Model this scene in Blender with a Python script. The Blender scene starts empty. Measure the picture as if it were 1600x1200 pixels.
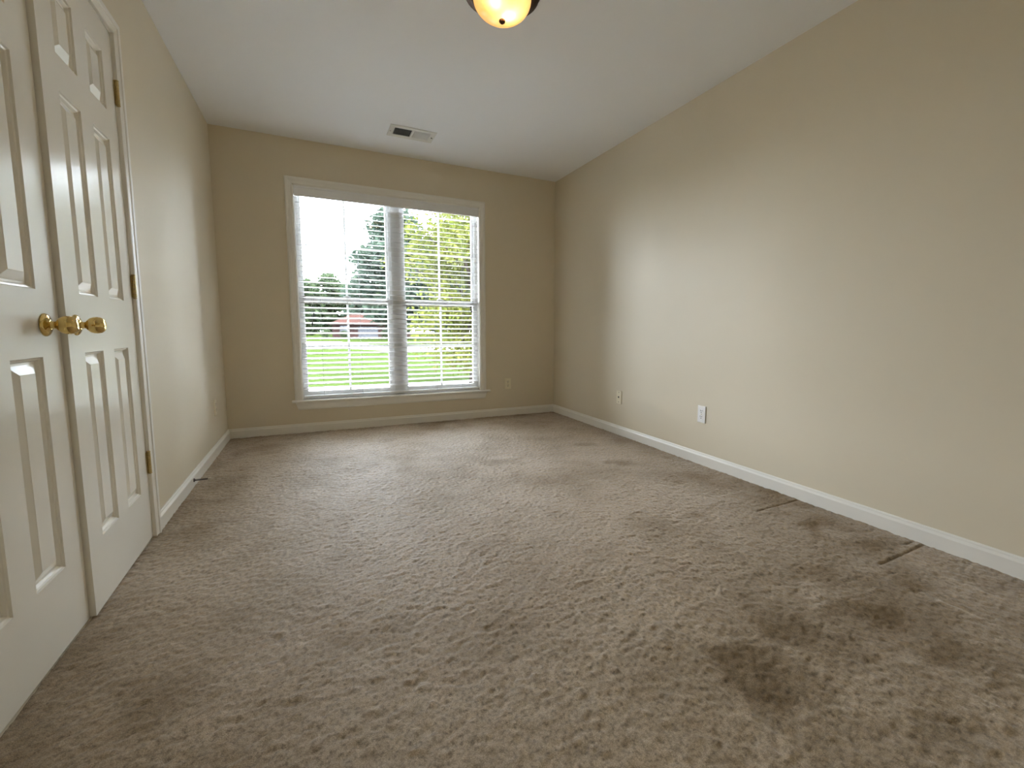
import bpy, math, random
import numpy as np
from mathutils import Vector, Matrix

scene = bpy.context.scene
col = scene.collection
RNG = np.random.default_rng(7)
random.seed(7)

# ------------------------------------------------------------------ camera
CAM = Vector((0.6673, 0.0, 0.9170))
YAW, PITCH, ROLL, FPX = 0.46309, -0.10560, 0.00652, 713.70
fw = Vector((math.sin(YAW) * math.cos(PITCH), math.cos(YAW) * math.cos(PITCH), math.sin(PITCH)))
rt = Vector((math.cos(YAW), -math.sin(YAW), 0.0))
up = rt.cross(fw)
rt, up = math.cos(ROLL) * rt + math.sin(ROLL) * up, -math.sin(ROLL) * rt + math.cos(ROLL) * up
cd = bpy.data.cameras.new('camera')
cam = bpy.data.objects.new('camera', cd)
col.objects.link(cam)
cam.matrix_world = Matrix(((rt.x, up.x, -fw.x, CAM.x), (rt.y, up.y, -fw.y, CAM.y),
                           (rt.z, up.z, -fw.z, CAM.z), (0, 0, 0, 1)))
cd.sensor_fit = 'HORIZONTAL'
cd.sensor_width = 36.0
cd.lens = FPX * 36.0 / 1600.0
cd.shift_x = -49.86 / 1600.0
cd.shift_y = -12.12 / 1600.0
cd.clip_start = 0.02
cd.clip_end = 600.0
scene.camera = cam

# ------------------------------------------------------------------ sky, sun, exposure
SKY_STRENGTH = 31.0
SUN_STRENGTH = 20.0
LAMP_WATTS = 1.35
world = bpy.data.worlds.new('overcast_sky')
scene.world = world
world.use_nodes = True
bg = world.node_tree.nodes['Background']
bg.inputs['Color'].default_value = (0.885, 0.96, 1.08, 1.0)
bg.inputs['Strength'].default_value = SKY_STRENGTH

sd = bpy.data.lights.new('sun', 'SUN')
sd.energy = SUN_STRENGTH
sd.angle = math.radians(4.0)
sd.color = (1.0, 0.95, 0.86)
sun = bpy.data.objects.new('sun', sd)
col.objects.link(sun)
sun.rotation_euler = (math.radians(-38), math.radians(0), math.radians(24))   # high, behind the house
sun.rotation_euler = Vector((-0.35, 0.62, -1.0)).to_track_quat('-Z', 'Y').to_euler()

# sampling guide for the daylight coming through the window opening (gives no light of its own)
pd = bpy.data.lights.new('window_portal', 'AREA')
pd.shape = 'RECTANGLE'
pd.size, pd.size_y = 1.66, 1.84
pd.cycles.is_portal = True
portal = bpy.data.objects.new('window_portal', pd)
col.objects.link(portal)
portal.location = (1.348, 4.62, 1.17)
portal.rotation_euler = (math.radians(-90), 0, 0)

scene.view_settings.view_transform = 'Standard'
scene.view_settings.look = 'None'
scene.view_settings.gamma = 1.0
scene.view_settings.use_curve_mapping = False
scene.view_settings.exposure = 0.14
scene.cycles.use_denoising = True
scene.cycles.max_bounces = 14
scene.cycles.diffuse_bounces = 8
scene.cycles.glossy_bounces = 5
scene.cycles.transmission_bounces = 8
scene.cycles.transparent_max_bounces = 16
scene.cycles.sample_clamp_indirect = 12.0
scene.cycles.caustics_reflective = False
scene.cycles.caustics_refractive = False

# ------------------------------------------------------------------ sizes
W, D, H = 2.989, 4.409, 2.44          # room width, window wall, ceiling height
Y0 = -0.45                            # wall behind the camera
GROUND = -1.0

# ------------------------------------------------------------------ materials
def new_mat(name):
    m = bpy.data.materials.new(name)
    m.use_nodes = True
    nt = m.node_tree
    return m, nt, nt.nodes['Principled BSDF']

def noise(nt, scale, detail=2.0, rough=0.5, vec=None):
    n = nt.nodes.new('ShaderNodeTexNoise')
    n.inputs['Scale'].default_value = scale
    n.inputs['Detail'].default_value = detail
    n.inputs['Roughness'].default_value = rough
    if vec is None:
        tc = nt.nodes.new('ShaderNodeTexCoord')
        vec = tc.outputs['Object']
    nt.links.new(vec, n.inputs['Vector'])
    return n

def mixc(nt, fac, a, b):
    m = nt.nodes.new('ShaderNodeMix')
    m.data_type = 'RGBA'
    if isinstance(fac, (int, float)):
        m.inputs[0].default_value = fac
    else:
        nt.links.new(fac, m.inputs[0])
    for i, v in ((6, a), (7, b)):
        if isinstance(v, tuple):
            m.inputs[i].default_value = (*v, 1.0)
        else:
            nt.links.new(v, m.inputs[i])
    return m.outputs[2]

def ramp(nt, src, lo, hi):
    r = nt.nodes.new('ShaderNodeMapRange')
    r.inputs[1].default_value, r.inputs[2].default_value = lo, hi
    nt.links.new(src, r.inputs[0])
    return r.outputs[0]

def bump(nt, bsdf, height, strength, dist):
    b = nt.nodes.new('ShaderNodeBump')
    b.inputs['Strength'].default_value = strength
    b.inputs['Distance'].default_value = dist
    nt.links.new(height, b.inputs['Height'])
    nt.links.new(b.outputs['Normal'], bsdf.inputs['Normal'])

def paint(name, c, rough, var=0.04, bscale=0, bstr=0.0, bdist=0.001, spec=0.5):
    m, nt, b = new_mat(name)
    n = noise(nt, 3.0, 3.0)
    c2 = tuple(max(0.0, v * (1 - var)) for v in c)
    nt.links.new(mixc(nt, n.outputs['Fac'], c, c2), b.inputs['Base Color'])
    b.inputs['Roughness'].default_value = rough
    b.inputs['Specular IOR Level'].default_value = spec
    if bscale:
        k = noise(nt, bscale, 3.0)
        bump(nt, b, k.outputs['Fac'], bstr, bdist)
    return m

def metal(name, c, rough):
    m, nt, b = new_mat(name)
    n = noise(nt, 25.0, 2.0)
    nt.links.new(mixc(nt, n.outputs['Fac'], c, tuple(v * 0.88 for v in c)), b.inputs['Base Color'])
    b.inputs['Metallic'].default_value = 1.0
    b.inputs['Roughness'].default_value = rough
    return m

M = {}
M['wall'] = paint('beige_wall_paint', (0.72, 0.645, 0.50), 0.50, 0.03, 260, 0.12, 0.001, 0.35)
M['ceiling'] = paint('ceiling_white_paint', (0.885, 0.90, 0.92), 0.9, 0.02, 220, 0.12, 0.001, 0.1)
M['trim'] = paint('trim_white_gloss', (0.84, 0.815, 0.75), 0.35, 0.03, 60, 0.03, 0.001)
M['door'] = paint('door_white_gloss', (0.80, 0.765, 0.68), 0.24, 0.03, 90, 0.045, 0.001)
M['vinyl'] = paint('white_vinyl', (0.78, 0.78, 0.77), 0.4, 0.02)
M['plate_white'] = paint('white_plastic', (0.88, 0.88, 0.87), 0.3, 0.02)
M['plate_ivory'] = paint('ivory_plastic', (0.84, 0.775, 0.60), 0.35, 0.02)
M['slot'] = paint('dark_slot', (0.02, 0.02, 0.02), 0.6, 0.0)
M['vent'] = paint('vent_enamel', (0.74, 0.73, 0.68), 0.45, 0.03)
M['duct_shade'] = paint('duct_shade_dark', (0.03, 0.028, 0.025), 0.9, 0.0)  # near-black colour stands in for the shade inside the duct
M['cord'] = paint('blind_cord', (0.42, 0.42, 0.44), 0.8, 0.0)
M['tassel'] = paint('dark_tassel', (0.06, 0.055, 0.05), 0.5, 0.0)
M['rubber'] = paint('white_rubber_tip', (0.7, 0.66, 0.58), 0.7, 0.0)
M['brass'] = metal('polished_brass', (0.80, 0.60, 0.24), 0.10)
M['brass_dull'] = metal('aged_brass', (0.55, 0.43, 0.20), 0.32)
M['bronze'] = metal('dark_bronze', (0.075, 0.045, 0.032), 0.45)
M['spring'] = metal('dark_spring_steel', (0.12, 0.10, 0.09), 0.4)

def slat_mat():
    m, nt, b = new_mat('white_slat')
    b.inputs['Base Color'].default_value = (0.80, 0.80, 0.80, 1)
    b.inputs['Roughness'].default_value = 0.35
    n = noise(nt, 14.0, 2.0)
    nt.links.new(mixc(nt, n.outputs['Fac'], (0.86, 0.86, 0.86), (0.83, 0.835, 0.84)), b.inputs['Base Color'])
    return m
M['slat'] = slat_mat()

def glass_mat():
    m, nt, b = new_mat('window_glass')
    out = nt.nodes['Material Output']
    nt.nodes.remove(b)
    t = nt.nodes.new('ShaderNodeBsdfTransparent')
    t.inputs['Color'].default_value = (0.95, 0.965, 0.96, 1)
    g = nt.nodes.new('ShaderNodeBsdfGlossy')
    g.inputs['Roughness'].default_value = 0.02
    fr = nt.nodes.new('ShaderNodeFresnel')
    fr.inputs['IOR'].default_value = 1.45
    mx = nt.nodes.new('ShaderNodeMixShader')
    nt.links.new(fr.outputs[0], mx.inputs[0])
    nt.links.new(t.outputs[0], mx.inputs[1])
    nt.links.new(g.outputs[0], mx.inputs[2])
    nt.links.new(mx.outputs[0], out.inputs['Surface'])
    return m
M['glass'] = glass_mat()

def shade_mat():
    m, nt, b = new_mat('alabaster_glass')
    out = nt.nodes['Material Output']
    nt.nodes.remove(b)
    n = noise(nt, 9.0, 4.0, 0.6)
    c = mixc(nt, ramp(nt, n.outputs['Fac'], 0.3, 0.7), (0.92, 0.56, 0.24), (0.95, 0.70, 0.40))
    tr = nt.nodes.new('ShaderNodeBsdfTranslucent')
    nt.links.new(c, tr.inputs['Color'])
    df = nt.nodes.new('ShaderNodeBsdfDiffuse')
    nt.links.new(c, df.inputs['Color'])
    gl = nt.nodes.new('ShaderNodeBsdfGlossy')
    gl.inputs['Roughness'].default_value = 0.15
    m1 = nt.nodes.new('ShaderNodeMixShader'); m1.inputs[0].default_value = 0.25
    m2 = nt.nodes.new('ShaderNodeMixShader'); m2.inputs[0].default_value = 0.05
    nt.links.new(tr.outputs[0], m1.inputs[1]); nt.links.new(df.outputs[0], m1.inputs[2])
    nt.links.new(m1.outputs[0], m2.inputs[1]); nt.links.new(gl.outputs[0], m2.inputs[2])
    nt.links.new(m2.outputs[0], out.inputs['Surface'])
    return m
M['shade'] = shade_mat()

def emit_mat(name, c, s):
    m, nt, b = new_mat(name)
    b.inputs['Base Color'].default_value = (*c, 1)
    b.inputs['Emission Color'].default_value = (*c, 1)
    b.inputs['Emission Strength'].default_value = s
    return m
M['bulb'] = emit_mat('glowing_bulb', (1.0, 0.80, 0.50), 9.0)

def carpet_mat():
    m, nt, b = new_mat('beige_cut_pile_carpet')
    at = nt.nodes.new('ShaderNodeAttribute')
    at.attribute_name = 'nap'
    n1 = noise(nt, 420.0, 3.0, 0.7)
    n2 = noise(nt, 95.0, 3.0, 0.65)
    light = mixc(nt, ramp(nt, n1.outputs['Fac'], 0.32, 0.68), (0.33, 0.247, 0.163), (0.65, 0.530, 0.392))
    dark = mixc(nt, ramp(nt, n1.outputs['Fac'], 0.32, 0.68), (0.145, 0.100, 0.057), (0.285, 0.210, 0.130))
    c = mixc(nt, at.outputs['Fac'], light, dark)
    c = mixc(nt, ramp(nt, n2.outputs['Fac'], 0.55, 0.20), c, (0.15, 0.118, 0.085))
    nt.links.new(c, b.inputs['Base Color'])
    b.inputs['Roughness'].default_value = 0.5
    up_ = ramp(nt, at.outputs['Fac'], 0.75, 0.0)          # pile brushed away from the viewer catches less light
    for sock, k in (('Specular IOR Level', 0.15), ('Sheen Weight', 0.85)):
        mu = nt.nodes.new('ShaderNodeMath'); mu.operation = 'MULTIPLY'
        mu.inputs[1].default_value = k
        nt.links.new(up_, mu.inputs[0]); nt.links.new(mu.outputs[0], b.inputs[sock])
    b.inputs['Sheen Roughness'].default_value = 0.27
    b.inputs['Sheen Tint'].default_value = (1.0, 0.96, 0.91, 1)
    bump(nt, b, n1.outputs['Fac'], 0.5, 0.004)
    return m
M['carpet'] = carpet_mat()

def outdoor(name, c1, c2, scale, rough=0.9, bstr=0.4, bdist=0.02):
    m, nt, b = new_mat(name)
    n = noise(nt, scale, 5.0, 0.65)
    nt.links.new(mixc(nt, ramp(nt, n.outputs['Fac'], 0.35, 0.65), c1, c2), b.inputs['Base Color'])
    b.inputs['Roughness'].default_value = rough
    b.inputs['Specular IOR Level'].default_value = 0.0
    bump(nt, b, n.outputs['Fac'], bstr, bdist)
    return m
M['grass'] = outdoor('lawn_grass', (0.0150, 0.0235, 0.0055), (0.0205, 0.0300, 0.0085), 1.6)
M['concrete'] = outdoor('pale_concrete', (0.58, 0.575, 0.56), (0.66, 0.655, 0.64), 4.0, 0.85, 0.2, 0.01)
M['roof'] = outdoor('red_brown_shingle', (0.024, 0.0125, 0.0105), (0.031, 0.0165, 0.014), 9.0)
M['brick'] = outdoor('red_brick', (0.020, 0.0125, 0.0115), (0.027, 0.0165, 0.015), 12.0)
M['siding'] = outdoor('grey_siding', (0.04, 0.042, 0.048), (0.05, 0.052, 0.058), 6.0)
M['bark'] = outdoor('tree_bark', (0.014, 0.011, 0.009), (0.026, 0.021, 0.017), 8.0)
M['house_glass'] = paint('house_window_glass', (0.012, 0.014, 0.018), 0.15, 0.0)

def leaf_mat(name, a, bcol):
    m, nt, b = new_mat(name)
    out = nt.nodes['Material Output']
    nt.nodes.remove(b)
    g = nt.nodes.new('ShaderNodeNewGeometry')
    c = mixc(nt, g.outputs['Random Per Island'], a, bcol)
    df = nt.nodes.new('ShaderNodeBsdfDiffuse'); nt.links.new(c, df.inputs['Color'])
    tr = nt.nodes.new('ShaderNodeBsdfTranslucent'); nt.links.new(c, tr.inputs['Color'])
    mx = nt.nodes.new('ShaderNodeMixShader'); mx.inputs[0].default_value = 0.45
    nt.links.new(df.outputs[0], mx.inputs[1]); nt.links.new(tr.outputs[0], mx.inputs[2])
    nt.links.new(mx.outputs[0], out.inputs['Surface'])
    return m
M['leaf_yellow'] = leaf_mat('yellow_green_leaf', (0.040, 0.052, 0.010), (0.080, 0.080, 0.020))
M['leaf_blue'] = leaf_mat('blue_green_leaf', (0.019, 0.030, 0.021), (0.037, 0.049, 0.036))
M['leaf_mid'] = leaf_mat('mid_green_leaf', (0.021, 0.033, 0.016), (0.040, 0.052, 0.027))

# ------------------------------------------------------------------ mesh helpers
class MB:
    def __init__(self):
        self.v, self.f, self.sm = [], [], []
    def add(self, vs, fs, smooth=False):
        o = len(self.v)
        self.v += [tuple(p) for p in vs]
        self.f += [tuple(i + o for i in f) for f in fs]
        self.sm += [smooth] * len(fs)
        return self
    def box(self, a, b):
        (x0, y0, z0), (x1, y1, z1) = a, b
        x0, x1 = min(x0, x1), max(x0, x1); y0, y1 = min(y0, y1), max(y0, y1); z0, z1 = min(z0, z1), max(z0, z1)
        vs = [(x0, y0, z0), (x1, y0, z0), (x1, y1, z0), (x0, y1, z0), (x0, y0, z1), (x1, y0, z1), (x1, y1, z1), (x0, y1, z1)]
        return self.add(vs, [(0, 3, 2, 1), (4, 5, 6, 7), (0, 1, 5, 4), (1, 2, 6, 5), (2, 3, 7, 6), (3, 0, 4, 7)])
    def loft(self, rings, smooth=False, cap=True, closed=True):
        n = len(rings[0]); vs = [p for r in rings for p in r]; fs = []
        for i in range(len(rings) - 1):
            for j in range(n if closed else n - 1):
                k = (j + 1) % n
                fs.append((i * n + j, i * n + k, (i + 1) * n + k, (i + 1) * n + j))
        o = len(fs)
        if cap:
            fs.append(tuple(reversed(range(n)))); fs.append(tuple((len(rings) - 1) * n + j for j in range(n)))
        self.add(vs, fs, smooth)
        if cap and smooth:
            self.sm[-1] = self.sm[-2] = False
        return self
    def tube(self, pts, rad, n=8, smooth=True):
        pts = [Vector(p) for p in pts]
        if not isinstance(rad, (list, tuple)):
            rad = [rad] * len(pts)
        rings = []
        for i, p in enumerate(pts):
            d = (pts[min(i + 1, len(pts) - 1)] - pts[max(i - 1, 0)]).normalized()
            a = d.orthogonal().normalized() if i == 0 else (a - d * a.dot(d)).normalized()
            b = d.cross(a)
            rings.append([p + (a * math.cos(t) + b * math.sin(t)) * rad[i] for t in (2 * math.pi * k / n for k in range(n))])
        return self.loft(rings, smooth)
    def lathe(self, prof, n=32, origin=(0, 0, 0), axis='Z', smooth=True):
        ox, oy, oz = origin; rings = []
        for r, h in prof:
            ring = []
            for k in range(n):
                t = 2 * math.pi * k / n; a, b = r * math.cos(t), r * math.sin(t)
                ring.append((ox + a, oy + b, oz + h) if axis == 'Z' else
                            (ox + h, oy + a, oz + b) if axis == 'X' else (ox + b, oy + h, oz + a))
            rings.append(ring)
        return self.loft(rings, smooth)
    def build(self, name, mat, parent=None, bevel=0.0, loc=None):
        me = bpy.data.meshes.new(name)
        me.from_pydata(self.v, [], self.f)
        me.polygons.foreach_set('use_smooth', self.sm)
        me.materials.append(M[mat] if isinstance(mat, str) else mat)
        me.update()
        o = bpy.data.objects.new(name, me)
        col.objects.link(o)
        if parent is not None:
            o.parent = parent
        if loc is not None:
            o.location = loc
        if bevel:
            md = o.modifiers.new('edge', 'BEVEL')
            md.width = bevel; md.segments = 2; md.limit_method = 'ANGLE'
            md.angle_limit = math.radians(35)
        return o

def boxes(name, mat, parent, *bs, bevel=0.0):
    m = MB()
    for a, b in bs:
        m.box(a, b)
    return m.build(name, mat, parent, bevel)

def empty(name, loc=(0, 0, 0)):
    o = bpy.data.objects.new(name, None)
    o.location = loc
    o.empty_display_size = 0.1
    col.objects.link(o)
    return o

def tag(o, label, cat=None, group=None, kind=None):
    o['label'] = label
    if cat: o['category'] = cat
    if group: o['group'] = group
    if kind: o['kind'] = kind
    return o

def keep(o, root):
    """parent to an Empty without moving the world position"""
    o.parent = root
    o.matrix_parent_inverse = Matrix.Translation(root.location).inverted()
    return o

def part(mb, name, mat, root, bevel=0.0):
    o = mb.build(name, mat, None, bevel)
    return keep(o, root)

def sub(mb, name, mat, par, bevel=0.0):
    o = mb.build(name, mat, None, bevel)
    o.parent = par
    if par.parent is not None:
        o.matrix_parent_inverse = Matrix.Identity(4)
    return o

# ------------------------------------------------------------------ room shell
T = 0.14
OX0, OX1, OZ0, OZ1 = 0.553, 2.143, 0.285, 2.075       # window opening
DY0, DY1, DZ1 = 1.205, 2.466, 2.050                   # closet door opening
tag(boxes('wall_back', 'wall', None,
          ((-T, D, GROUND), (OX0 - 0.012, D + T, H + 0.1)), ((OX1 + 0.012, D, GROUND), (W + T, D + T, H + 0.1)),
          ((OX0 - 0.012, D, GROUND), (OX1 + 0.012, D + T, OZ0 - 0.02)), ((OX0 - 0.012, D, OZ1 + 0.012), (OX1 + 0.012, D + T, H + 0.1))),
    'beige painted wall around the window', 'wall', kind='structure')
tag(boxes('wall_left', 'wall', None,
          ((-T, Y0 - T, -0.1), (0, DY0 - 0.012, H + 0.1)), ((-T, DY1 + 0.012, -0.1), (0, D, H + 0.1)),
          ((-T, DY0 - 0.012, DZ1 + 0.012), (0, DY1 + 0.012, H + 0.1)), ((-0.06, DY0, -0.1), (0, DY1, -0.003)), ((-T, DY0, -0.1), (-0.06, DY1, DZ1))),  # low box under the doors added to stop daylight leaking in
    'beige painted wall with the closet doors', 'wall', kind='structure')
tag(boxes('wall_right', 'wall', None, ((W, Y0 - T, -0.1), (W + T, D, H + 0.1))),
    'long plain beige painted wall on the right', 'wall', kind='structure')
tag(boxes('wall_front', 'wall', None, ((0, Y0 - T, -0.1), (W, Y0, H + 0.1))),
    'beige painted wall behind the viewpoint', 'wall', kind='structure')
tag(boxes('ceiling', 'ceiling', None, ((0, Y0, H), (W, D, H + 0.1))),
    'flat white painted ceiling', 'ceiling', kind='structure')

tag(boxes('light_stop_slab', 'concrete', None, ((-T, Y0 - T, GROUND), (W + T, D - 0.001, -0.03))),
    'unseen slab under the carpet, added to block stray daylight', 'light_stop_slab', kind='structure')  # added unseen slab, keeps daylight from leaking up at the carpet edge

# ---- carpeted floor: displaced cut pile with brushed nap, dents and footprints
def blur_noise(shape, sy, sx):
    n = RNG.standard_normal(shape)
    fy = np.fft.fftfreq(shape[0])[:, None]; fx = np.fft.rfftfreq(shape[1])[None, :]
    k = np.exp(-2 * (np.pi ** 2) * ((fy * sy) ** 2 + (fx * sx) ** 2))
    o = np.fft.irfft2(np.fft.rfft2(n) * k, s=shape)
    return (o - o.mean()) / o.std()

def seg_dist(X, Y, a, b):
    ax, ay = a; bx, by = b
    t = np.clip(((X - ax) * (bx - ax) + (Y - ay) * (by - ay)) / ((bx - ax) ** 2 + (by - ay) ** 2), 0, 1)
    return np.hypot(X - ax - t * (bx - ax), Y - ay - t * (by - ay))

def make_floor():
    step = 0.006
    xs = np.linspace(0.0, W, int(W / step)); ys = np.linspace(Y0, D, int((D - Y0) / step))
    X, Y = np.meshgrid(xs, ys)
    sh = X.shape
    z = 0.0011 * blur_noise(sh, 0.55, 0.55) + 0.0007 * blur_noise(sh, 1.2, 1.6) + 0.0014 * blur_noise(sh, 20, 20)
    nap = 0.14 + 0.11 * blur_noise(sh, 26, 26) + 0.07 * blur_noise(sh, 7, 7)
    # brushed darker footprints and lighter strokes in the pile: amount, outline on the floor (metres)
    marks = [
        (0.62, [(1.876,0.924),(1.981,0.906),(2.014,0.808),(2.053,0.699),(2.014,0.639),(1.88,0.656),(1.857,0.741),(1.82,0.827)]),
        (0.62, [(1.635,0.889),(1.757,0.858),(1.827,0.756),(1.847,0.683),(1.814,0.631),(1.693,0.629),(1.584,0.713),(1.577,0.792)]),
        (0.45, [(2.071,0.845),(2.251,0.877),(2.262,0.805),(2.371,0.771),(2.36,0.705),(2.123,0.679),(2.073,0.718)]),
        (0.6, [(2.168,0.602),(2.315,0.586),(2.345,0.516),(2.197,0.513),(2.137,0.554)]),
        (0.4, [(2.588,0.898),(2.713,0.887),(2.754,0.771),(2.604,0.736),(2.493,0.831)]),
        (0.5, [(2.684,1.33),(2.765,1.31),(2.645,1.176),(2.581,1.175)]),
        (0.3, [(2.637,1.212),(2.699,1.118),(2.97,1.02),(2.621,0.957),(2.566,1.064)]),
        (0.4, [(1.912,1.013),(1.982,0.998),(1.931,0.957),(1.887,0.979)]),
        (0.22, [(2.01,1.811),(2.241,1.743),(2.067,1.487),(1.88,1.482)]),
        (0.28, [(1.886,1.287),(2.005,1.205),(1.914,1.091),(1.793,1.171)]),
        (0.25, [(2.276,1.098),(2.446,1.016),(2.317,0.916),(2.162,0.992)]),
        (0.5, [(1.595,0.75),(1.741,0.646),(1.645,0.597),(1.558,0.657)]),
        (0.45, [(1.915,0.501),(2.101,0.43),(1.909,0.392),(1.817,0.461)]),
        (0.3, [(2.284,0.494),(2.438,0.471),(2.18,0.391),(2.138,0.432)]),
        (-0.5, [(1.539,0.719),(1.561,0.694),(1.591,0.54),(1.57,0.52),(1.526,0.557),(1.519,0.658)]),
        (-0.45, [(1.822,0.848),(1.906,0.704),(1.865,0.687),(1.798,0.81)]),
        (-0.4, [(1.834,0.644),(2.002,0.596),(1.978,0.53),(1.864,0.508),(1.767,0.574)]),
        (-0.4, [(2.061,0.603),(2.299,0.623),(2.286,0.607),(2.051,0.584)]),
        (-0.3, [(1.636,0.836),(1.666,0.821),(1.689,0.726),(1.652,0.733)]),
        (-0.3, [(2.154,0.975),(2.553,0.965),(2.557,0.913),(2.243,0.852),(2.1,0.884)]),
        (0.4, [(2.229,1.664),(2.351,1.647),(2.337,1.573),(2.188,1.598)]),
        (0.5, [(2.429,2.579),(2.645,2.509),(2.583,2.413),(2.398,2.515)]),
        (0.5, [(2.573,2.054),(2.618,2.033),(2.584,1.99),(2.537,2.001)]),
        (0.5, [(2.873,2.509),(2.916,2.463),(2.869,2.419),(2.842,2.457)]),
        (0.45, [(2.502,3.092),(2.654,3.063),(2.582,2.951),(2.446,2.995)]),
        (0.4, [(2.881,2.053),(2.911,2.033),(2.87,1.994),(2.844,2.013)]),
        (0.22, [(0.193,1.468),(0.376,1.402),(0.419,1.253),(0.292,1.226),(0.256,1.243)]),
        (0.2, [(0.641,1.461),(0.706,1.444),(0.732,1.33),(0.655,1.354)]),
        (-0.25, [(0.204,2.485),(0.381,2.473),(0.403,2.137),(0.285,2.112)]),
        (-0.2, [(0.313,3.176),(0.447,3.307),(0.422,2.748),(0.308,2.803)]),
        (0.35, [(0.029,4.321),(0.484,4.219),(0.421,3.793),(0.124,3.681)]),
        (0.3, [(-0.014,3.707),(0.252,3.62),(0.285,3.017),(0.112,3.046)]),
        (-0.25, [(0.082,2.983),(0.183,2.935),(0.195,2.857),(0.112,2.887)]),
        (0.3, [(1.917,3.731),(2.198,3.663),(1.932,3.084),(1.778,3.25)]),
        (0.3, [(1.657,2.958),(1.968,2.893),(1.895,2.731),(1.648,2.81)]),
    ]
    wx, wy = X + 0.010 * blur_noise(sh, 2.2, 2.2) + 0.008 * blur_noise(sh, 7, 7), Y + 0.010 * blur_noise(sh, 2.2, 2.2) + 0.008 * blur_noise(sh, 7, 7)
    acc = np.zeros(sh)
    for amt, poly in marks:
        px_ = [p[0] for p in poly]; py_ = [p[1] for p in poly]
        i0, i1 = np.searchsorted(ys, min(py_) - 0.08), np.searchsorted(ys, max(py_) + 0.08)
        j0, j1 = np.searchsorted(xs, min(px_) - 0.08), np.searchsorted(xs, max(px_) + 0.08)
        A, B = wx[i0:i1, j0:j1], wy[i0:i1, j0:j1]
        ins = np.zeros(A.shape, bool)
        for k in range(len(poly)):
            (xa, ya), (xb, yb) = poly[k - 1], poly[k]
            if ya != yb:
                ins ^= ((ya > B) != (yb > B)) & (A < (xb - xa) * (B - ya) / (yb - ya) + xa)
        acc[i0:i1, j0:j1] += amt * ins
    fy = np.fft.fftfreq(sh[0])[:, None]; fx = np.fft.rfftfreq(sh[1])[None, :]
    acc = np.fft.irfft2(np.fft.rfft2(acc) * np.exp(-2 * np.pi ** 2 * (fy ** 2 + fx ** 2) * 2.2 ** 2), s=sh)
    nap += 0.72 * acc * (0.85 + 0.25 * blur_noise(sh, 8, 8))
    nap += 0.20 * np.exp(-(((X - 2.05) / 0.55) ** 2 + ((Y - 0.72) / 0.34) ** 2)) + 0.12 * np.exp(-(((X - 0.45) / 0.45) ** 2 + ((Y - 1.25) / 0.35) ** 2))
    z -= 0.0022 * np.clip(acc, -0.5, 0.7)
    # pile lies darker along the walls
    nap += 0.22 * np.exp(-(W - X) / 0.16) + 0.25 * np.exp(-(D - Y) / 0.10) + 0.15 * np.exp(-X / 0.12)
    # furniture dents and ridges left in the pile
    for a, b, dep in (((2.64, 1.515), (2.965, 1.524), 0.007), ((2.623, 0.94), (2.96, 0.95), 0.008),
                      ((2.90, 0.985), (2.96, 0.985), 0.006)):
        g = np.exp(-(seg_dist(X, Y, a, b) / 0.0045) ** 2)
        z -= dep * g; nap += 0.35 * g
    for a, b in (((2.53, 0.774), (2.53, 0.56)), ((2.735, 0.80), (2.74, 0.62))):
        g = np.exp(-(seg_dist(X, Y, a, b) / 0.010) ** 2)
        z += 0.003 * g; nap -= 0.35 * g
        g = np.exp(-(np.hypot(X - a[0], Y - a[1]) / 0.012) ** 2)
        z -= 0.007 * g; nap += 0.7 * g
    z = np.clip(z, -0.012, 0.008)
    ny, nx = sh
    me = bpy.data.meshes.new('floor')
    me.vertices.add(nx * ny)
    me.vertices.foreach_set('co', np.stack([X, Y, z], -1).ravel())
    i = (np.arange(ny - 1)[:, None] * nx + np.arange(nx - 1)[None, :]).ravel()
    quads = np.stack([i, i + 1, i + nx + 1, i + nx], -1).astype(np.int32)
    nq = len(quads)
    me.loops.add(nq * 4)
    me.polygons.add(nq)
    me.loops.foreach_set('vertex_index', quads.ravel())
    me.polygons.foreach_set('loop_start', np.arange(nq, dtype=np.int32) * 4)
    me.polygons.foreach_set('use_smooth', np.ones(nq, dtype=bool))
    me.update(calc_edges=True)
    at = me.attributes.new('nap', 'FLOAT', 'POINT')
    at.data.foreach_set('value', np.clip(nap, 0, 1).astype(np.float32).ravel())
    me.materials.append(M['carpet'])
    o = bpy.data.objects.new('floor', me)
    col.objects.link(o)
    return tag(o, 'beige cut pile carpet covering the whole room floor', 'carpet', kind='structure')
make_floor()

# ---- baseboards: flat board with eased moulded top
def baseboard(name, a, b, normal, label):
    a, b, n = Vector(a), Vector(b), Vector(normal)
    prof = [(0, -0.02), (0.0135, -0.02), (0.0135, 0.0585), (0.0125, 0.0605), (0.0070, 0.0690), (0.0065, 0.0740), (0.0035, 0.0795), (0, 0.0800)]
    m = MB()
    m.loft([[p + n * d + Vector((0, 0, h)) for d, h in prof] for p in (a, b)])
    return tag(m.build(name, 'trim', None), label, 'baseboard', kind='structure')
baseboard('baseboard_back', (0, D, 0), (W, D, 0), (0, -1, 0), 'white baseboard under the window')
baseboard('baseboard_right', (W, D, 0), (W, Y0, 0), (-1, 0, 0), 'long white baseboard along the right wall')
baseboard('baseboard_left', (0, DY1 + 0.057, 0), (0, D, 0), (1, 0, 0), 'short white baseboard between closet casing and corner')
baseboard('baseboard_front', (W, Y0, 0), (0, Y0, 0), (0, 1, 0), 'white baseboard behind the viewpoint')

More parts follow.
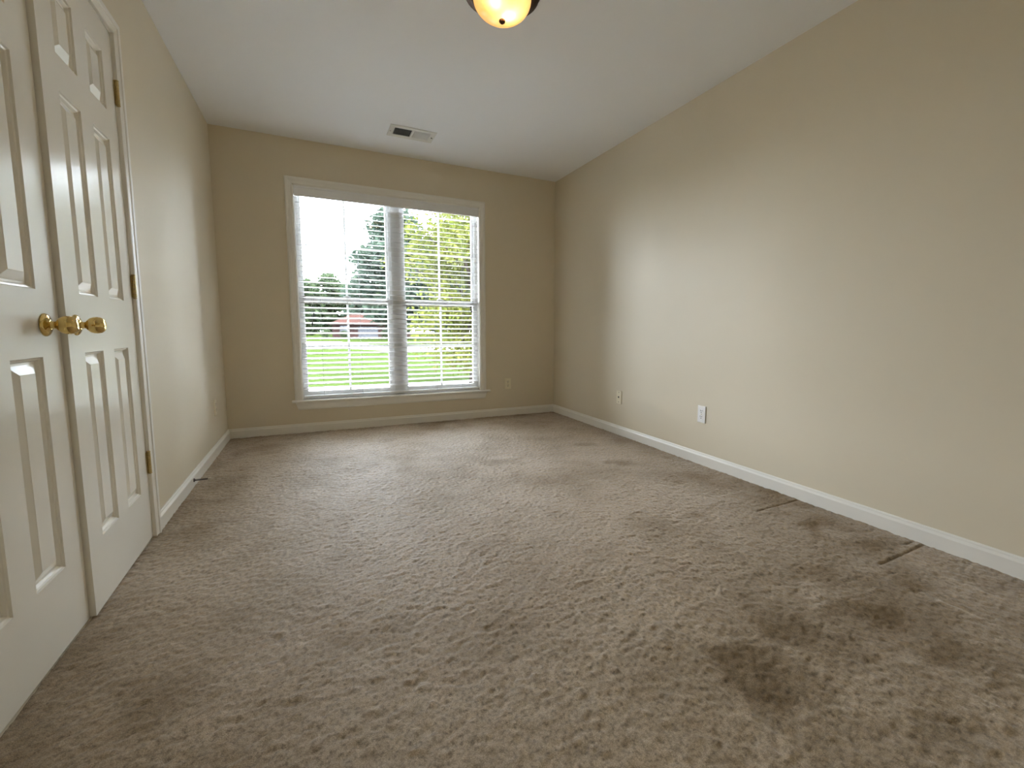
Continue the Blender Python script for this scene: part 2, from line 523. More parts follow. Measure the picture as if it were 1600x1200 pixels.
# ------------------------------------------------------------------ closet double doors
CAS = [(0, 0), (0.0, 0.0105), (0.004, 0.0125), (0.008, 0.0125), (0.0095, 0.0095), (0.013, 0.0100), (0.030, 0.0135), (0.0315, 0.0160), (0.037, 0.0175),
       (0.049, 0.0175), (0.0530, 0.0155), (0.0545, 0.0120), (0.057, 0.0115), (0.057, 0)]      # across, proud

def casing_piece(root, name, p0, p1, across, proud, m0, m1):
    """moulded casing from p0 to p1; m0/m1 mitre slopes along the run per unit across"""
    p0, p1, ac, pr = Vector(p0), Vector(p1), Vector(across), Vector(proud)
    run = (p1 - p0).normalized()
    m = MB()
    m.loft([[p0 + ac * u + pr * v + run * (m0 * u) for u, v in CAS], [p1 + ac * u + pr * v + run * (m1 * u) for u, v in CAS]])
    return part(m, name, 'trim', root)

trim = tag(empty('trim_1', (0, 1.83, 0)), 'white moulded casing around the closet doors', 'door casing', kind='structure')
casing_piece(trim, 'side_casing', (0, DY1, -0.01), (0, DY1, DZ1), (0, 1, 0), (1, 0, 0), 0, 1)
casing_piece(trim, 'side_casing', (0, DY0, -0.01), (0, DY0, DZ1), (0, -1, 0), (1, 0, 0), 0, 1)
casing_piece(trim, 'head_casing', (0, DY0, DZ1), (0, DY1, DZ1), (0, 0, 1), (1, 0, 0), -1, 1)
part(MB().box((-0.12, DY1 - 0.002, -0.01), (0.0, DY1 + 0.012, DZ1)), 'jamb', 'trim', trim)
part(MB().box((-0.12, DY0 - 0.012, -0.01), (0.0, DY0 + 0.002, DZ1)), 'jamb', 'trim', trim)
part(MB().box((-0.12, DY0, DZ1 - 0.002), (0.0, DY1, DZ1 + 0.012)), 'head_jamb', 'trim', trim)

ROWS = [(0.226, 0.829), (1.012, 1.614), (1.722, 1.929)]
def door_leaf(name, width, hinge_y, direction, swing, label, hinges, backset):
    """six-panel leaf; local: u from the hinge along the leaf, face towards +x"""
    root = tag(empty(name, (0.0, hinge_y, 0.0)), label, 'closet door', kind='structure')
    root.rotation_euler = (0, 0, swing)
    s = direction
    def P(x, u, z): return (x, s * u, z)
    st = 0.108
    pw = (width - 2 * st - 0.104) / 2
    cols = [(st, st + pw), (width - st - pw, width - st)]
    us = [0.0] + [v for c in cols for v in c] + [width]
    zs = [0.005] + [v for r in ROWS for v in r] + [2.044]
    x0, x1 = -0.036, -0.001
    m = MB()
    # stiles and rails (front skin with six openings), edges, back
    for i in range(5):
        for j in range(7):
            if i % 2 == 1 and j % 2 == 1:
                continue
            q = [P(x1, us[i], zs[j]), P(x1, us[i + 1], zs[j]), P(x1, us[i + 1], zs[j + 1]), P(x1, us[i], zs[j + 1])]
            m.add(q, [(0, 1, 2, 3) if s > 0 else (3, 2, 1, 0)])
    a, b = zs[0], zs[-1]
    c8 = [P(x0, 0, a), P(x1, 0, a), P(x1, width, a), P(x0, width, a), P(x0, 0, b), P(x1, 0, b), P(x1, width, b), P(x0, width, b)]
    m.add(c8, [(0, 1, 2, 3), (4, 7, 6, 5), (0, 4, 5, 1), (3, 2, 6, 7), (0, 3, 7, 4)])
    part_local = lambda mb, n, mt, bv=0.0: mb.build(n, mt, root, bv)
    part_local(m, 'stiles_and_rails', 'door')
    for (u0, u1) in cols:
        for (z0, z1) in ROWS:
            steps = [(0.0, x1), (0.0025, x1 - 0.0050), (0.0070, x1 - 0.0068), (0.0115, x1 - 0.0140), (0.0170, x1 - 0.0145), (0.0400, x1 - 0.0030), (0.0410, x1 - 0.0022)]
            rings = [[P(xx, u0 + k, z0 + k), P(xx, u1 - k, z0 + k), P(xx, u1 - k, z1 - k), P(xx, u0 + k, z1 - k)] for k, xx in steps]
            pm = MB()
            pm.loft(rings, cap=False)
            pm.add(rings[-1], [(0, 1, 2, 3) if s > 0 else (3, 2, 1, 0)])
            part_local(pm, 'panel', 'door')
    # knob: rosette, neck and egg-shaped ball
    ku = width - backset
    kn = MB()
    kn.lathe([(0.0005, 0.0700), (0.010, 0.0690), (0.0180, 0.0658), (0.0235, 0.0600), (0.0258, 0.0515), (0.0255, 0.0430), (0.0225, 0.0345), (0.0170, 0.0285),
              (0.0112, 0.0250), (0.0100, 0.021), (0.0105, 0.015), (0.0100, 0.010)], 28, (x1, s * ku, 0.916), 'X')
    k = part_local(kn, 'door_knob', 'brass')
    k['label'] = 'polished brass round knob'
    rs = MB()
    rs.lathe([(0.0320, 0.0), (0.0322, 0.002), (0.0300, 0.005), (0.0240, 0.0085), (0.0165, 0.0100), (0.0150, 0.0125), (0.0105, 0.0135), (0.0005, 0.0136)], 32, (x1, s * ku, 0.916), 'X')
    r = rs.build('rosette', 'brass', k)
    for hz in hinges:
        hm = MB()
        for q in range(5):
            z0 = hz - 0.0445 + q * 0.0178
            hm.lathe([(0.0062, z0 + 0.0006), (0.0066, z0 + 0.0016), (0.0066, z0 + 0.0166), (0.0062, z0 + 0.0174)], 14, (0.0072, -s * 0.002, 0), 'Z')
        hm.box((0.0, -s * 0.012, hz - 0.0445), (0.0022, s * 0.010, hz + 0.0445))
        h = part_local(hm, 'hinge', 'brass_dull')
        h['label'] = 'brass butt hinge'
        pn = MB()
        pn.lathe([(0.0040, hz + 0.0445), (0.0074, hz + 0.046), (0.0070, hz + 0.0485), (0.0030, hz + 0.0505)], 14, (0.0072, -s * 0.002, 0), 'Z')
        pn.lathe([(0.0030, hz - 0.0500), (0.0070, hz - 0.0480), (0.0074, hz - 0.046), (0.0040, hz - 0.0445)], 14, (0.0072, -s * 0.002, 0), 'Z')
        pn.build('hinge_pin', 'brass_dull', h)
    return root
LEAF = 0.6255
door_leaf('door_1', LEAF, DY1 - 0.003, -1, math.radians(1.35), 'white six panel closet door with brass hinges beside the casing', (1.826, 1.074, 0.332), 0.060)
door_leaf('door_2', LEAF, DY0 + 0.003, 1, 0.0, 'nearer white six panel closet door, cut off by the photo edge', (1.826, 1.074, 0.332), 0.080)

# ------------------------------------------------------------------ window
win = tag(empty('window_1', (1.348, D, OZ0)), 'white twin double hung window with grilles', 'window', kind='structure')
yc = D
casing_piece(win, 'side_casing', (OX0 - 0.006, yc, OZ0), (OX0 - 0.006, yc, OZ1 + 0.004), (-1, 0, 0), (0, -1, 0), 0, 1)
casing_piece(win, 'side_casing', (OX1 + 0.006, yc, OZ0), (OX1 + 0.006, yc, OZ1 + 0.004), (1, 0, 0), (0, -1, 0), 0, 1)
casing_piece(win, 'head_casing', (OX0 - 0.006, yc, OZ1 + 0.004), (OX1 + 0.006, yc, OZ1 + 0.004), (0, 0, 1), (0, -1, 0), -1, 1)
st = MB()   # stool with rounded nose and horns
pr = [(D + 0.09, OZ0 - 0.02), (D - 0.030, OZ0 - 0.02), (D - 0.036, OZ0 - 0.016), (D - 0.038, OZ0 - 0.010), (D - 0.036, OZ0 - 0.004), (D - 0.030, OZ0), (D + 0.09, OZ0)]
st.loft([[(OX0, y, z) for y, z in pr], [(OX1, y, z) for y, z in pr]])
pr2 = [(D, OZ0 - 0.02)] + pr[1:6] + [(D, OZ0)]
st.loft([[(0.468, y, z) for y, z in pr2], [(OX0, y, z) for y, z in pr2]])
st.loft([[(OX1, y, z) for y, z in pr2], [(2.246, y, z) for y, z in pr2]])
part(st, 'stool', 'trim', win)
ap = MB()
apr = [(D, OZ0 - 0.084), (D - 0.010, OZ0 - 0.084), (D - 0.014, OZ0 - 0.078), (D - 0.0155, OZ0 - 0.070), (D - 0.012, OZ0 - 0.036), (D - 0.0145, OZ0 - 0.028), (D - 0.0145, OZ0 - 0.020), (D, OZ0 - 0.020)]
def apx(z, side):
    k = 0.022 * (OZ0 - 0.02 - z) / 0.064
    return 0.492 + k if side < 0 else 2.214 - k
ap.loft([[(apx(z, -1), y, z) for y, z in apr], [(apx(z, 1), y, z) for y, z in apr]])
part(ap, 'apron', 'trim', win)
part(MB().box((OX0 - 0.012, D, OZ0 - 0.02), (OX0, D + T, OZ1)), 'jamb', 'trim', win)
part(MB().box((OX1, D, OZ0 - 0.02), (OX1 + 0.012, D + T, OZ1)), 'jamb', 'trim', win)
part(MB().box((OX0, D, OZ1 - 0.001), (OX1, D + T, OZ1 + 0.012)), 'head_jamb', 'trim', win)
YS = D + 0.075            # inner face of the vinyl frames
MX0, MX1 = 1.322, 1.408   # mullion between the two units
part(MB().box((MX0, YS - 0.012, OZ0), (MX1, D + T, OZ1)), 'mullion', 'vinyl', win, 0.003)
for x0, x1 in ((OX0, MX0), (MX1, OX1)):
    fr = MB()
    fw_ = 0.022
    fr.box((x0, YS, OZ0), (x0 + fw_, D + T, OZ1)).box((x1 - fw_, YS, OZ0), (x1, D + T, OZ1))
    fr.box((x0 + fw_, YS, OZ1 - 0.026), (x1 - fw_, D + T, OZ1)).box((x0 + fw_, YS, OZ0), (x1 - fw_, D + T, OZ0 + 0.024))
    part(fr, 'frame', 'vinyl', win)
    zm = 1.155
    for which, z0, z1, y in (('upper', zm - 0.022, OZ1 - 0.024, YS + 0.034), ('lower', OZ0 + 0.022, zm + 0.022, YS + 0.004)):
        a, b = x0 + 0.020, x1 - 0.020
        sm_ = MB()
        s_, rb, rtp = 0.022, (0.040 if which == 'lower' else 0.044), (0.044 if which == 'lower' else 0.020)
        sm_.box((a, y, z0), (a + s_, y + 0.028, z1)).box((b - s_, y, z0), (b, y + 0.028, z1))
        sm_.box((a + s_, y, z0), (b - s_, y + 0.028, z0 + rb)).box((a + s_, y, z1 - rtp), (b - s_, y + 0.028, z1))
        sash = part(sm_, 'sash', 'vinyl', win)
        ga, gb, gc, gd = a + s_, b - s_, z0 + rb, z1 - rtp
        sub(MB().box((ga - 0.004, y + 0.012, gc - 0.004), (gb + 0.004, y + 0.016, gd + 0.004)), 'pane', 'glass', sash)
        xm, zmid = (ga + gb) / 2, (1.612 if which == 'upper' else 0.742)
        sub(MB().box((xm - 0.009, y + 0.004, gc), (xm + 0.009, y + 0.011, gd)), 'muntin', 'vinyl', sash)
        sub(MB().box((ga, y + 0.0035, zmid - 0.009), (gb, y + 0.0105, zmid + 0.009)), 'muntin', 'vinyl', sash)
        if which == 'lower':
            for lx in (a + 0.024, b - 0.024):
                sub(MB().box((lx - 0.012, y - 0.004, z1 - 0.024), (lx + 0.012, y, z1 - 0.004)), 'tilt_latch', 'tassel', sash)
            lk = MB()
            lk.box((xm - 0.028, y - 0.002, z1), (xm + 0.028, y + 0.020, z1 + 0.008))
            lk.lathe([(0.010, z1 + 0.008), (0.010, z1 + 0.014), (0.004, z1 + 0.015)], 12, (xm, y + 0.010, 0), 'Z')
            sub(lk, 'sash_lock', 'vinyl', sash)

# ------------------------------------------------------------------ horizontal blind
blind = tag(empty('window_blind', (1.35, D + 0.035, 0.298)), 'white horizontal slat blind hanging across the whole window', 'blind')
BX0, BX1 = 0.558, 2.138
YB = D + 0.036
part(MB().box((BX0 + 0.004, D + 0.010, 2.018), (BX1 - 0.004, D + 0.064, 2.068)), 'head_rail', 'slat', blind)
va = MB()
vpr = [(D - 0.002, 1.986), (D - 0.009, 1.988), (D - 0.010, 2.000), (D - 0.007, 2.006), (D - 0.007, 2.052), (D - 0.010, 2.058), (D - 0.009, 2.069), (D - 0.002, 2.070)]
va.loft([[(BX0 - 0.001, y, z) for y, z in vpr], [(BX1 + 0.003, y, z) for y, z in vpr]])
part(va, 'valance', 'slat', blind)
PITCHZ, TILT = 0.0435, math.radians(13.0)
NSL = 37
SL = MB()
nseg = 6
def slat_section(tilt, y0):
    topp, bot = [], []
    for i in range(nseg + 1):
        t = i / nseg * 2 - 1
        yy, zz = t * 0.025, 0.0022 * (1 - t * t)
        for lst, dz in ((topp, 0.0014), (bot, -0.0014)):
            c, s = math.cos(tilt), math.sin(tilt)
            lst.append((yy * c - (zz + dz) * s, yy * s + (zz + dz) * c))
    return topp + bot[::-1]
sec = slat_section(TILT, 0)
SL.loft([[(-(BX1 - BX0) / 2 + 0.004, y, z) for y, z in sec], [((BX1 - BX0) / 2 - 0.004, y, z) for y, z in sec]], smooth=False)
slat0 = part(SL, 'slat', 'slat', blind)
slat0.location = (1.348, YB, 1.944)
slat0.rotation_euler = (math.radians(-14), 0, 0)
for i in range(1, NSL):
    o = slat0.copy()
    col.objects.link(o)
    o.location = (1.348, YB + random.uniform(-0.0008, 0.0008), 1.944 - i * PITCHZ)
    o.rotation_euler = (math.radians(random.uniform(-0.8, 0.8)), math.radians(0.75 if i == 11 else random.uniform(-0.06, 0.06)), 0)
br = MB()
zb = 1.944 - NSL * PITCHZ - 0.010
br.box((BX0 + 0.004, YB - 0.026, 0.2985), (BX1 - 0.004, YB + 0.026, 0.3165))
part(br, 'bottom_rail', 'slat', blind, 0.004)
for cx in (0.718, 1.036, 1.712, 1.985):
    for yy in (YB - 0.0275, YB + 0.0275):
        part(MB().tube([(cx, yy, 0.312), (cx, yy, 2.02)], 0.0008, 6), 'ladder_cord', 'cord', blind)
for cx, zb_ in ((0.664, 1.035), (0.650, 0.958), (2.056, 1.125), (2.064, 1.098)):
    cdo = part(MB().tube([(cx, YB - 0.034, zb_), (cx + 0.001, YB - 0.036, 2.0)], 0.0009, 6), 'pull_cord', 'cord', blind)
    tm = MB()
    tm.lathe([(0.0018, zb_ + 0.002), (0.0046, zb_ - 0.004), (0.0075, zb_ - 0.026), (0.0080, zb_ - 0.036), (0.0030, zb_ - 0.040)], 12, (cx, YB - 0.034, 0), 'Z')
    sub(tm, 'tassel', 'tassel', cdo)

# ------------------------------------------------------------------ ceiling register
vent = tag(empty('ceiling_vent', (1.417, 3.872, H)), 'white two-bank metal air register set in the ceiling', 'vent')
VX0, VX1, VY0, VY1 = 1.242, 1.592, 3.762, 3.982
BX = [(VX0 + 0.038, (VX0 + VX1) / 2 - 0.008), ((VX0 + VX1) / 2 + 0.008, VX1 - 0.042)]
by0, by1 = VY0 + 0.040, VY1 - 0.048
fp = MB()
zt, zf = H - 0.0005, H - 0.0055
for a, b in (((VX0, VY0), (VX1, by0)), ((VX0, by1), (VX1, VY1)), ((VX0, by0), (BX[0][0], by1)), ((BX[0][1], by0), (BX[1][0], by1)), ((BX[1][1], by0), (VX1, by1))):
    fp.box((a[0], a[1], zf), (b[0], b[1], zt))
part(fp, 'face_plate', 'vent', vent)
part(MB().box((BX[0][0] - 0.004, by0 - 0.004, H - 0.0012), (BX[1][1] + 0.004, by1 + 0.004, H - 0.0004)), 'duct_shade_sheet', 'duct_shade', vent)  # flat dark sheet under the solid ceiling, painted as the duct's shade
lv = MB()
nl = 13
for bi, (a, b) in enumerate(BX):
    for k in range(nl):
        x = a + (k + 0.5) * (b - a) / nl
        lm = MB()
        dx = 0.0019 if bi == 0 else -0.0042
        sx = 0.0004
        q = [(x - dx - sx, H - 0.0100), (x - dx + sx, H - 0.0100), (x + dx + sx, H - 0.0015), (x + dx - sx, H - 0.0015)]
        lm.loft([[(xx, by0, zz) for xx, zz in q], [(xx, by1, zz) for xx, zz in q]])
        part(lm, 'louver', 'vent', vent)
part(MB().box((VX1 - 0.024, VY0 + 0.100, H - 0.012), (VX1 - 0.020, VY0 + 0.114, H - 0.005)), 'damper_lever', 'bronze', vent)
for sxx in (VX0 + 0.014, VX1 - 0.012):
    part(MB().lathe([(0.0035, H - 0.0055), (0.0032, H - 0.0070), (0.0008, H - 0.0075)], 10, (sxx, (VY0 + VY1) / 2 + 0.01, 0), 'Z'), 'screw', 'bronze', vent)

# ------------------------------------------------------------------ ceiling lamp
LX, LY = 1.487, 2.09
lamp = tag(empty('ceiling_lamp', (LX, LY, H)), 'lit flush ceiling lamp with amber alabaster dome and bronze pan', 'ceiling lamp')
R = 0.136
pan = MB()
pan.lathe([(0.060, H), (0.178, H - 0.0005), (0.180, H - 0.010), (0.172, H - 0.022), (0.168, H - 0.034), (R + 0.008, H - 0.042), (R + 0.002, H - 0.046), (R - 0.006, H - 0.040), (0.060, H - 0.030)], 48, (LX, LY, 0), 'Z')
part(pan, 'pan', 'bronze', lamp)
dm = MB()
prof = []
ZR, DEP = H - 0.040, 0.094
for i in range(15):
    t = i / 14 * math.pi / 2
    prof.append(((R - 0.004) * math.cos(t) ** 0.85 if i < 14 else 0.004, ZR - DEP * math.sin(t)))
dm.loft([[(LX + r * math.cos(2 * math.pi * k / 48), LY + r * math.sin(2 * math.pi * k / 48), z) for k in range(48)] for r, z in prof], True, cap=False)
part(dm, 'dome_shade', 'shade', lamp)
fz = ZR - DEP
part(MB().lathe([(0.003, fz + 0.004), (0.0125, fz + 0.002), (0.0150, fz - 0.003), (0.0135, fz - 0.009), (0.0090, fz - 0.0125), (0.0065, fz - 0.0150), (0.0015, fz - 0.017)], 20, (LX, LY, 0), 'Z'), 'finial', 'bronze', lamp)
for sgn in (-1, 1):
    bx, by = LX - 0.020 + sgn * 0.038, LY - 0.048 + sgn * 0.016
    bz = H - 0.084
    part(MB().lathe([(0.002, bz - 0.030), (0.016, bz - 0.026), (0.026, bz - 0.012), (0.029, bz), (0.025, bz + 0.014), (0.016, bz + 0.028), (0.013, bz + 0.040)], 16, (bx, by, 0), 'Z'), 'bulb', 'bulb', lamp)
    ld = bpy.data.lights.new('bulb_light', 'POINT')
    ld.energy = LAMP_WATTS / 2
    ld.color = (1.0, 0.70, 0.38)
    ld.shadow_soft_size = 0.012
    lo = bpy.data.objects.new('bulb_light', ld)
    col.objects.link(lo)
    lo.location = (bx, by, bz - 0.040)

# ------------------------------------------------------------------ wall plates
def wall_plate(name, loc, rotz, mat, kind, label, cat, group=None):
    """local: plate lies in XZ, faces -Y"""
    root = tag(empty(name, loc), label, cat, group)
    root.rotation_euler = (0, 0, rotz)
    w, h = 0.035, 0.0572
    m = MB()
    rings = []
    for k, y in ((0, 0.0), (0, -0.0035), (0.0035, -0.006)):
        rings.append([(-w + k, y, -h + k), (w - k, y, -h + k), (w - k, y, h - k), (-w + k, y, h - k)])
    m.loft(rings)
    m.build('plate', mat, root)
    if kind == 'outlet':
        for zc in (0.0195, -0.0195):
            f = MB()
            outline = [(0.0165 * math.cos(t), zc + max(-0.0128, min(0.0128, 0.0165 * math.sin(t)))) for t in (2 * math.pi * i / 24 for i in range(24))]
            f.loft([[(x, y, z) for x, z in outline] for y in (-0.0055, -0.0078)])
            fo = f.build('socket', mat, root)
            sl = MB()
            sl.box((-0.0084, -0.0082, zc + 0.0005), (-0.0050, -0.0070, zc + 0.0100))
            sl.box((0.0050, -0.0082, zc + 0.0015), (0.0084, -0.0070, zc + 0.0095))
            sl.lathe([(0.0034, -0.0082), (0.0034, -0.0070)], 10, (0, 0, zc - 0.0070), 'Y')
            sl.build('slots', 'slot', fo)
        MB().lathe([(0.0005, -0.0074), (0.003, -0.0070), (0.0034, -0.0058)], 10, (0, 0, 0), 'Y').build('screw', 'brass_dull', root)
    else:
        j = MB()
        j.box((-0.011, -0.0085, -0.014), (0.011, -0.0058, 0.014))
        jo = j.build('jack', mat, root, 0.001)
        MB().box((-0.0085, -0.0090, -0.005), (0.0085, -0.0075, 0.007)).build('jack_opening', 'slot', jo)
        for zc in (0.041, -0.041):
            MB().lathe([(0.0005, -0.0076), (0.0032, -0.0072), (0.0036, -0.0058)], 10, (0, 0, zc), 'Y').build('screw', 'bronze', root)
    return root
wall_plate('power_outlet', (W, 2.250, 0.342), math.radians(-90), 'plate_white', 'outlet', 'white double power outlet low on the long right wall', 'outlet')
wall_plate('phone_jack', (W, 3.193, 0.328), math.radians(-90), 'plate_ivory', 'jack', 'ivory phone jack plate on the right wall near the corner', 'phone jack')
wall_plate('power_outlet', (2.447, D, 0.335), 0.0, 'plate_ivory', 'outlet', 'shaded ivory power outlet right of the window', 'outlet')
wall_plate('power_outlet', (0.0, 3.955, 0.333), math.radians(90), 'plate_ivory', 'outlet', 'ivory power outlet seen edge-on on the closet wall', 'outlet')

# ------------------------------------------------------------------ spring door stop on the baseboard
ds = tag(empty('door_stop', (0.0135, 3.150, 0.040)), 'dark spring door stop with white tip on the left baseboard', 'door stop')
MB().lathe([(0.011, 0.0), (0.011, 0.003), (0.006, 0.005), (0.004, 0.008)], 16, (0, 0, 0), 'X').build('base', 'spring', ds)
pts = []
for i in range(14 * 8 + 1):
    t = 2 * math.pi * i / 8
    pts.append((0.006 + 0.062 * i / 112, 0.0042 * math.cos(t), 0.0042 * math.sin(t)))
MB().tube(pts, 0.0017, 5).build('spring', 'spring', ds)
MB().lathe([(0.0060, 0.066), (0.0068, 0.069), (0.0066, 0.078), (0.0040, 0.081), (0.0005, 0.0815)], 14, (0, 0, 0), 'X').build('tip', 'rubber', ds)

# ------------------------------------------------------------------ outdoors
def ground(name, mat, x0, x1, y0, y1, z, label, cat):
    m = MB()
    m.box((x0, y0, z - 0.3), (x1, y1, z))
    return tag(m.build(name, mat), label, cat, kind='structure')
ground('lawn', 'grass', -90, 120, D + T + 0.02, 190, GROUND, 'bright green lawn outside the window', 'lawn')
ground('driveway', 'concrete', -60, 80, D + T + 0.02, 15.9, GROUND + 0.02, 'pale concrete drive before the lawn, unseen near part widened to bounce light', 'driveway')  # out-of-view near part widened up to the wall to bounce daylight inside
rd = MB()
rd.loft([[(-90, 43.5, GROUND - 0.2), (-90, 64, GROUND - 0.2), (-90, 64, GROUND + 0.03), (-90, 43.5, GROUND + 0.03)],
         [(3.2, 43.0, GROUND - 0.2), (3.2, 63, GROUND - 0.2), (3.2, 63, GROUND + 0.03), (3.2, 43.0, GROUND + 0.03)],
         [(7.0, 37.5, GROUND - 0.2), (7.0, 46, GROUND - 0.2), (7.0, 46, GROUND + 0.03), (7.0, 37.5, GROUND + 0.03)],
         [(40, 24, GROUND - 0.2), (40, 31, GROUND - 0.2), (40, 31, GROUND + 0.03), (40, 24, GROUND + 0.03)]])
tag(rd.build('street', 'concrete'), 'pale curving street beyond the front lawn', 'street', kind='structure')

# neighbouring house with hipped roof
hx0, hx1, hy0, hy1 = 3.6, 16.8, 89.0, 97.0
house = tag(empty('neighbour_house', (10, 93, GROUND)), 'distant low brick house with a reddish hipped roof', 'house')
part(MB().box((hx0, hy0, GROUND), (hx1, hy1, 1.5)), 'brick_wall', 'brick', house)
rf = MB()
e = 0.7
zr, za = 1.42, 3.15
rf.add([(hx0 - e, hy0 - e, zr), (hx1 + e, hy0 - e, zr), (hx1 + e, hy1 + e, zr), (hx0 - e, hy1 + e, zr), (hx0 + 3.2, 93, za), (hx1 - 5.5, 93, za),
        (hx0 - e, hy0 - e, zr - 0.16), (hx1 + e, hy0 - e, zr - 0.16), (hx1 + e, hy1 + e, zr - 0.16), (hx0 - e, hy1 + e, zr - 0.16)],
       [(0, 1, 5, 4), (1, 2, 5), (2, 3, 4, 5), (3, 0, 4), (0, 6, 7, 1), (1, 7, 8, 2), (2, 8, 9, 3), (3, 9, 6, 0), (6, 9, 8, 7)])
part(rf, 'roof', 'roof', house)
for x0, x1, z0, z1 in ((4.6, 5.9, -0.1, 1.1), (12.4, 13.8, -0.1, 1.1), (14.6, 15.9, -0.1, 1.1)):
    w_ = part(MB().box((x0, hy0 - 0.06, z0), (x1, hy0, z1)), 'window_frame', 'siding', house)
    for k in range(2):
        a = x0 + 0.08 + k * (x1 - x0 - 0.08) / 2
        sub(MB().box((a, hy0 - 0.09, z0 + 0.08), (a + (x1 - x0) / 2 - 0.12, hy0 - 0.055, z1 - 0.08)), 'pane', 'house_glass', w_)
part(MB().box((7.6, hy0 - 0.08, GROUND), (11.0, hy0, 0.9)), 'garage_door', 'siding', house)

def leaf_cloud(clusters, size, name, mat, parent):
    """clusters: rows of x,y,z, rx,ry,rz, count; leaves are pointed four-sided blades bent along the midrib"""
    P = []
    for cx, cy, cz, rx, ry, rz, n in clusters:
        d = RNG.standard_normal((n, 3)); d /= np.linalg.norm(d, axis=1)[:, None]
        r = RNG.random(n)[:, None] ** 0.45
        P.append(np.array([cx, cy, cz]) + d * r * np.array([rx, ry, rz]))
    P = np.concatenate(P)
    n = len(P)
    a = RNG.standard_normal((n, 3)); a /= np.linalg.norm(a, axis=1)[:, None]
    b = RNG.standard_normal((n, 3)); b -= a * (a * b).sum(1)[:, None]; b /= np.linalg.norm(b, axis=1)[:, None]
    s = size * RNG.uniform(0.7, 1.3, n)[:, None]
    c = np.cross(a, b)
    V = np.stack([P - a * s, P + b * s * 0.5 + c * s * 0.15, P + a * s, P - b * s * 0.5 + c * s * 0.15], 1).reshape(-1, 3)
    i = np.arange(n, dtype=np.int32)[:, None] * 4
    F = np.concatenate([np.concatenate([i, i + 1, i + 2], 1), np.concatenate([i, i + 2, i + 3], 1)], 1).reshape(-1)
    me = bpy.data.meshes.new(name)
    me.vertices.add(n * 4)
    me.vertices.foreach_set('co', V.ravel())
    me.loops.add(n * 6)
    me.polygons.add(n * 2)
    me.loops.foreach_set('vertex_index', F)
    me.polygons.foreach_set('loop_start', np.arange(n * 2, dtype=np.int32) * 3)
    me.update(calc_edges=True)
    me.materials.append(M[mat])
    o = bpy.data.objects.new(name, me)
    col.objects.link(o)
    keep(o, parent)
    o['kind'] = 'stuff'
    return o

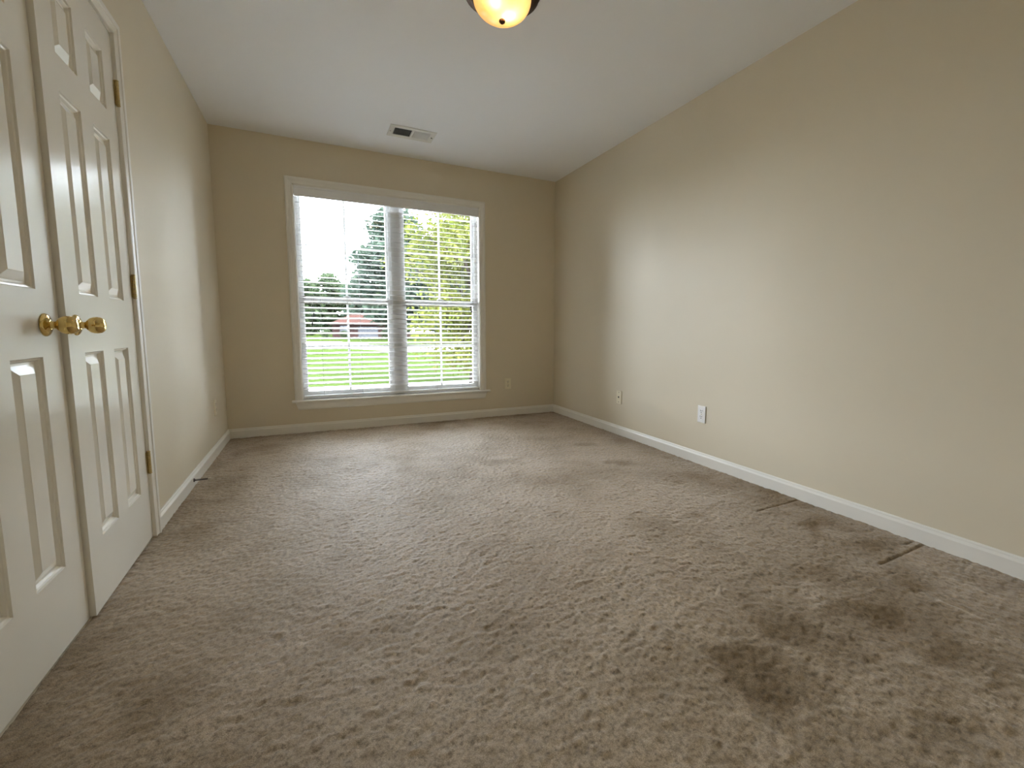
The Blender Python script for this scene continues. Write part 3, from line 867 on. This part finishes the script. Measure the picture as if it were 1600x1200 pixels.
def tree(loc, height, crown_r, crown_z0, leaf, size, nclu, per, label, group, name='tree'):
    x, y, z = loc
    root = tag(empty(name, loc), label, 'tree', group)
    tr = MB()
    th = height * 0.72
    pts = [(x, y, z - 0.1), (x + 0.02 * height, y, z + th * 0.35), (x - 0.01 * height, y + 0.01 * height, z + th * 0.7), (x, y, z + th)]
    r0 = height * 0.022
    tr.tube(pts, [r0, r0 * 0.75, r0 * 0.5, r0 * 0.15], 7)
    part(tr, 'trunk', 'bark', root)
    clu = []
    for k in range(nclu):
        zz = random.random()
        prof_ = math.sin(math.pi * min(0.97, 0.12 + 0.88 * zz)) ** 0.6
        ang, rr = random.uniform(0, 2 * math.pi), crown_r * prof_ * math.sqrt(random.random()) * 0.85
        cz = z + crown_z0 + (height - crown_z0) * (0.06 + 0.86 * zz)
        q = crown_r * random.uniform(0.22, 0.36)
        cx, cy = x + rr * math.cos(ang), y + rr * math.sin(ang)
        clu.append((cx, cy, cz, q, q, q * 0.8, per))
        if k % 4 == 0:
            bm_ = MB()
            zb_ = z + max(0.3 * th, min(th * 0.95, cz - z - 0.25 * height * random.random()))
            bm_.tube([(x, y, zb_), ((x + cx) / 2, (y + cy) / 2, (zb_ + cz) / 2 + 0.02 * height), (cx, cy, cz)], [r0 * 0.35, r0 * 0.22, r0 * 0.08], 5)
            part(bm_, 'branch', 'bark', root)
    leaf_cloud(clu, size, 'foliage', leaf, root)
    return root

# the sunlit tree just outside on the right
tree((5.50, 15.0, GROUND), 9.6, 2.65, 0.25, 'leaf_yellow', 0.078, 150, 210, 'yellow-green young tree close behind the right half of the window', None)
# taller hazy tree on the other side of the street, and those around it
tree((11.9, 72.0, GROUND), 19.5, 7.3, 1.5, 'leaf_blue', 0.50, 90, 130, 'tall blue-green tree rising behind the middle of the window', None)
tree((26.5, 92.0, GROUND), 24.0, 7.0, 1.5, 'leaf_blue', 0.50, 80, 120, 'large blue-green tree behind the yellow-green tree', None)
far = [(-9.0, 132, 15.5, 6.0, 'leaf_mid'), (-1.2, 108, 11.6, 4.6, 'leaf_mid'), (5.5, 132, 16.5, 6.0, 'leaf_mid'), (10.5, 109, 13.0, 5.0, 'leaf_blue'), (20.0, 132, 18.0, 6.5, 'leaf_mid'),
       (27.0, 110, 17.0, 5.8, 'leaf_blue'), (38.0, 132, 20.0, 7.0, 'leaf_mid')]
fl = ['leftmost green tree of the far tree line', 'low green tree left of the distant house', 'green tree behind the left end of the distant house', 'blue-green tree behind the distant house roof',
      'green tree behind the right end of the distant house', 'blue-green far tree behind the yellow-green tree', 'rightmost green tree of the far tree line']
for (x, y, h, r, lm_), lb in zip(far, fl):
    tree((x, y, GROUND), h, r, 0.4, lm_, 0.62, 60, 90, lb, 'far tree line')
bl = ['clipped shrub left of the distant house', 'clipped shrub under the left window of the distant house', 'low shrub beside the garage of the distant house']
for (x, y, r), lb in zip(((2.2, 86.5, 1.0), (5.2, 86.8, 0.8), (11.9, 86.8, 0.9)), bl):
    b_ = tag(empty('shrub', (x, y, GROUND)), lb, 'shrub', 'shrubs by the distant house')
    part(MB().tube([(x, y, GROUND - 0.1), (x, y, GROUND + r * 0.8)], 0.06, 6), 'stem', 'bark', b_)
    leaf_cloud([(x, y, GROUND + r * 0.75, r, r, r * 0.75, 500)], 0.12, 'foliage', 'leaf_mid', b_)
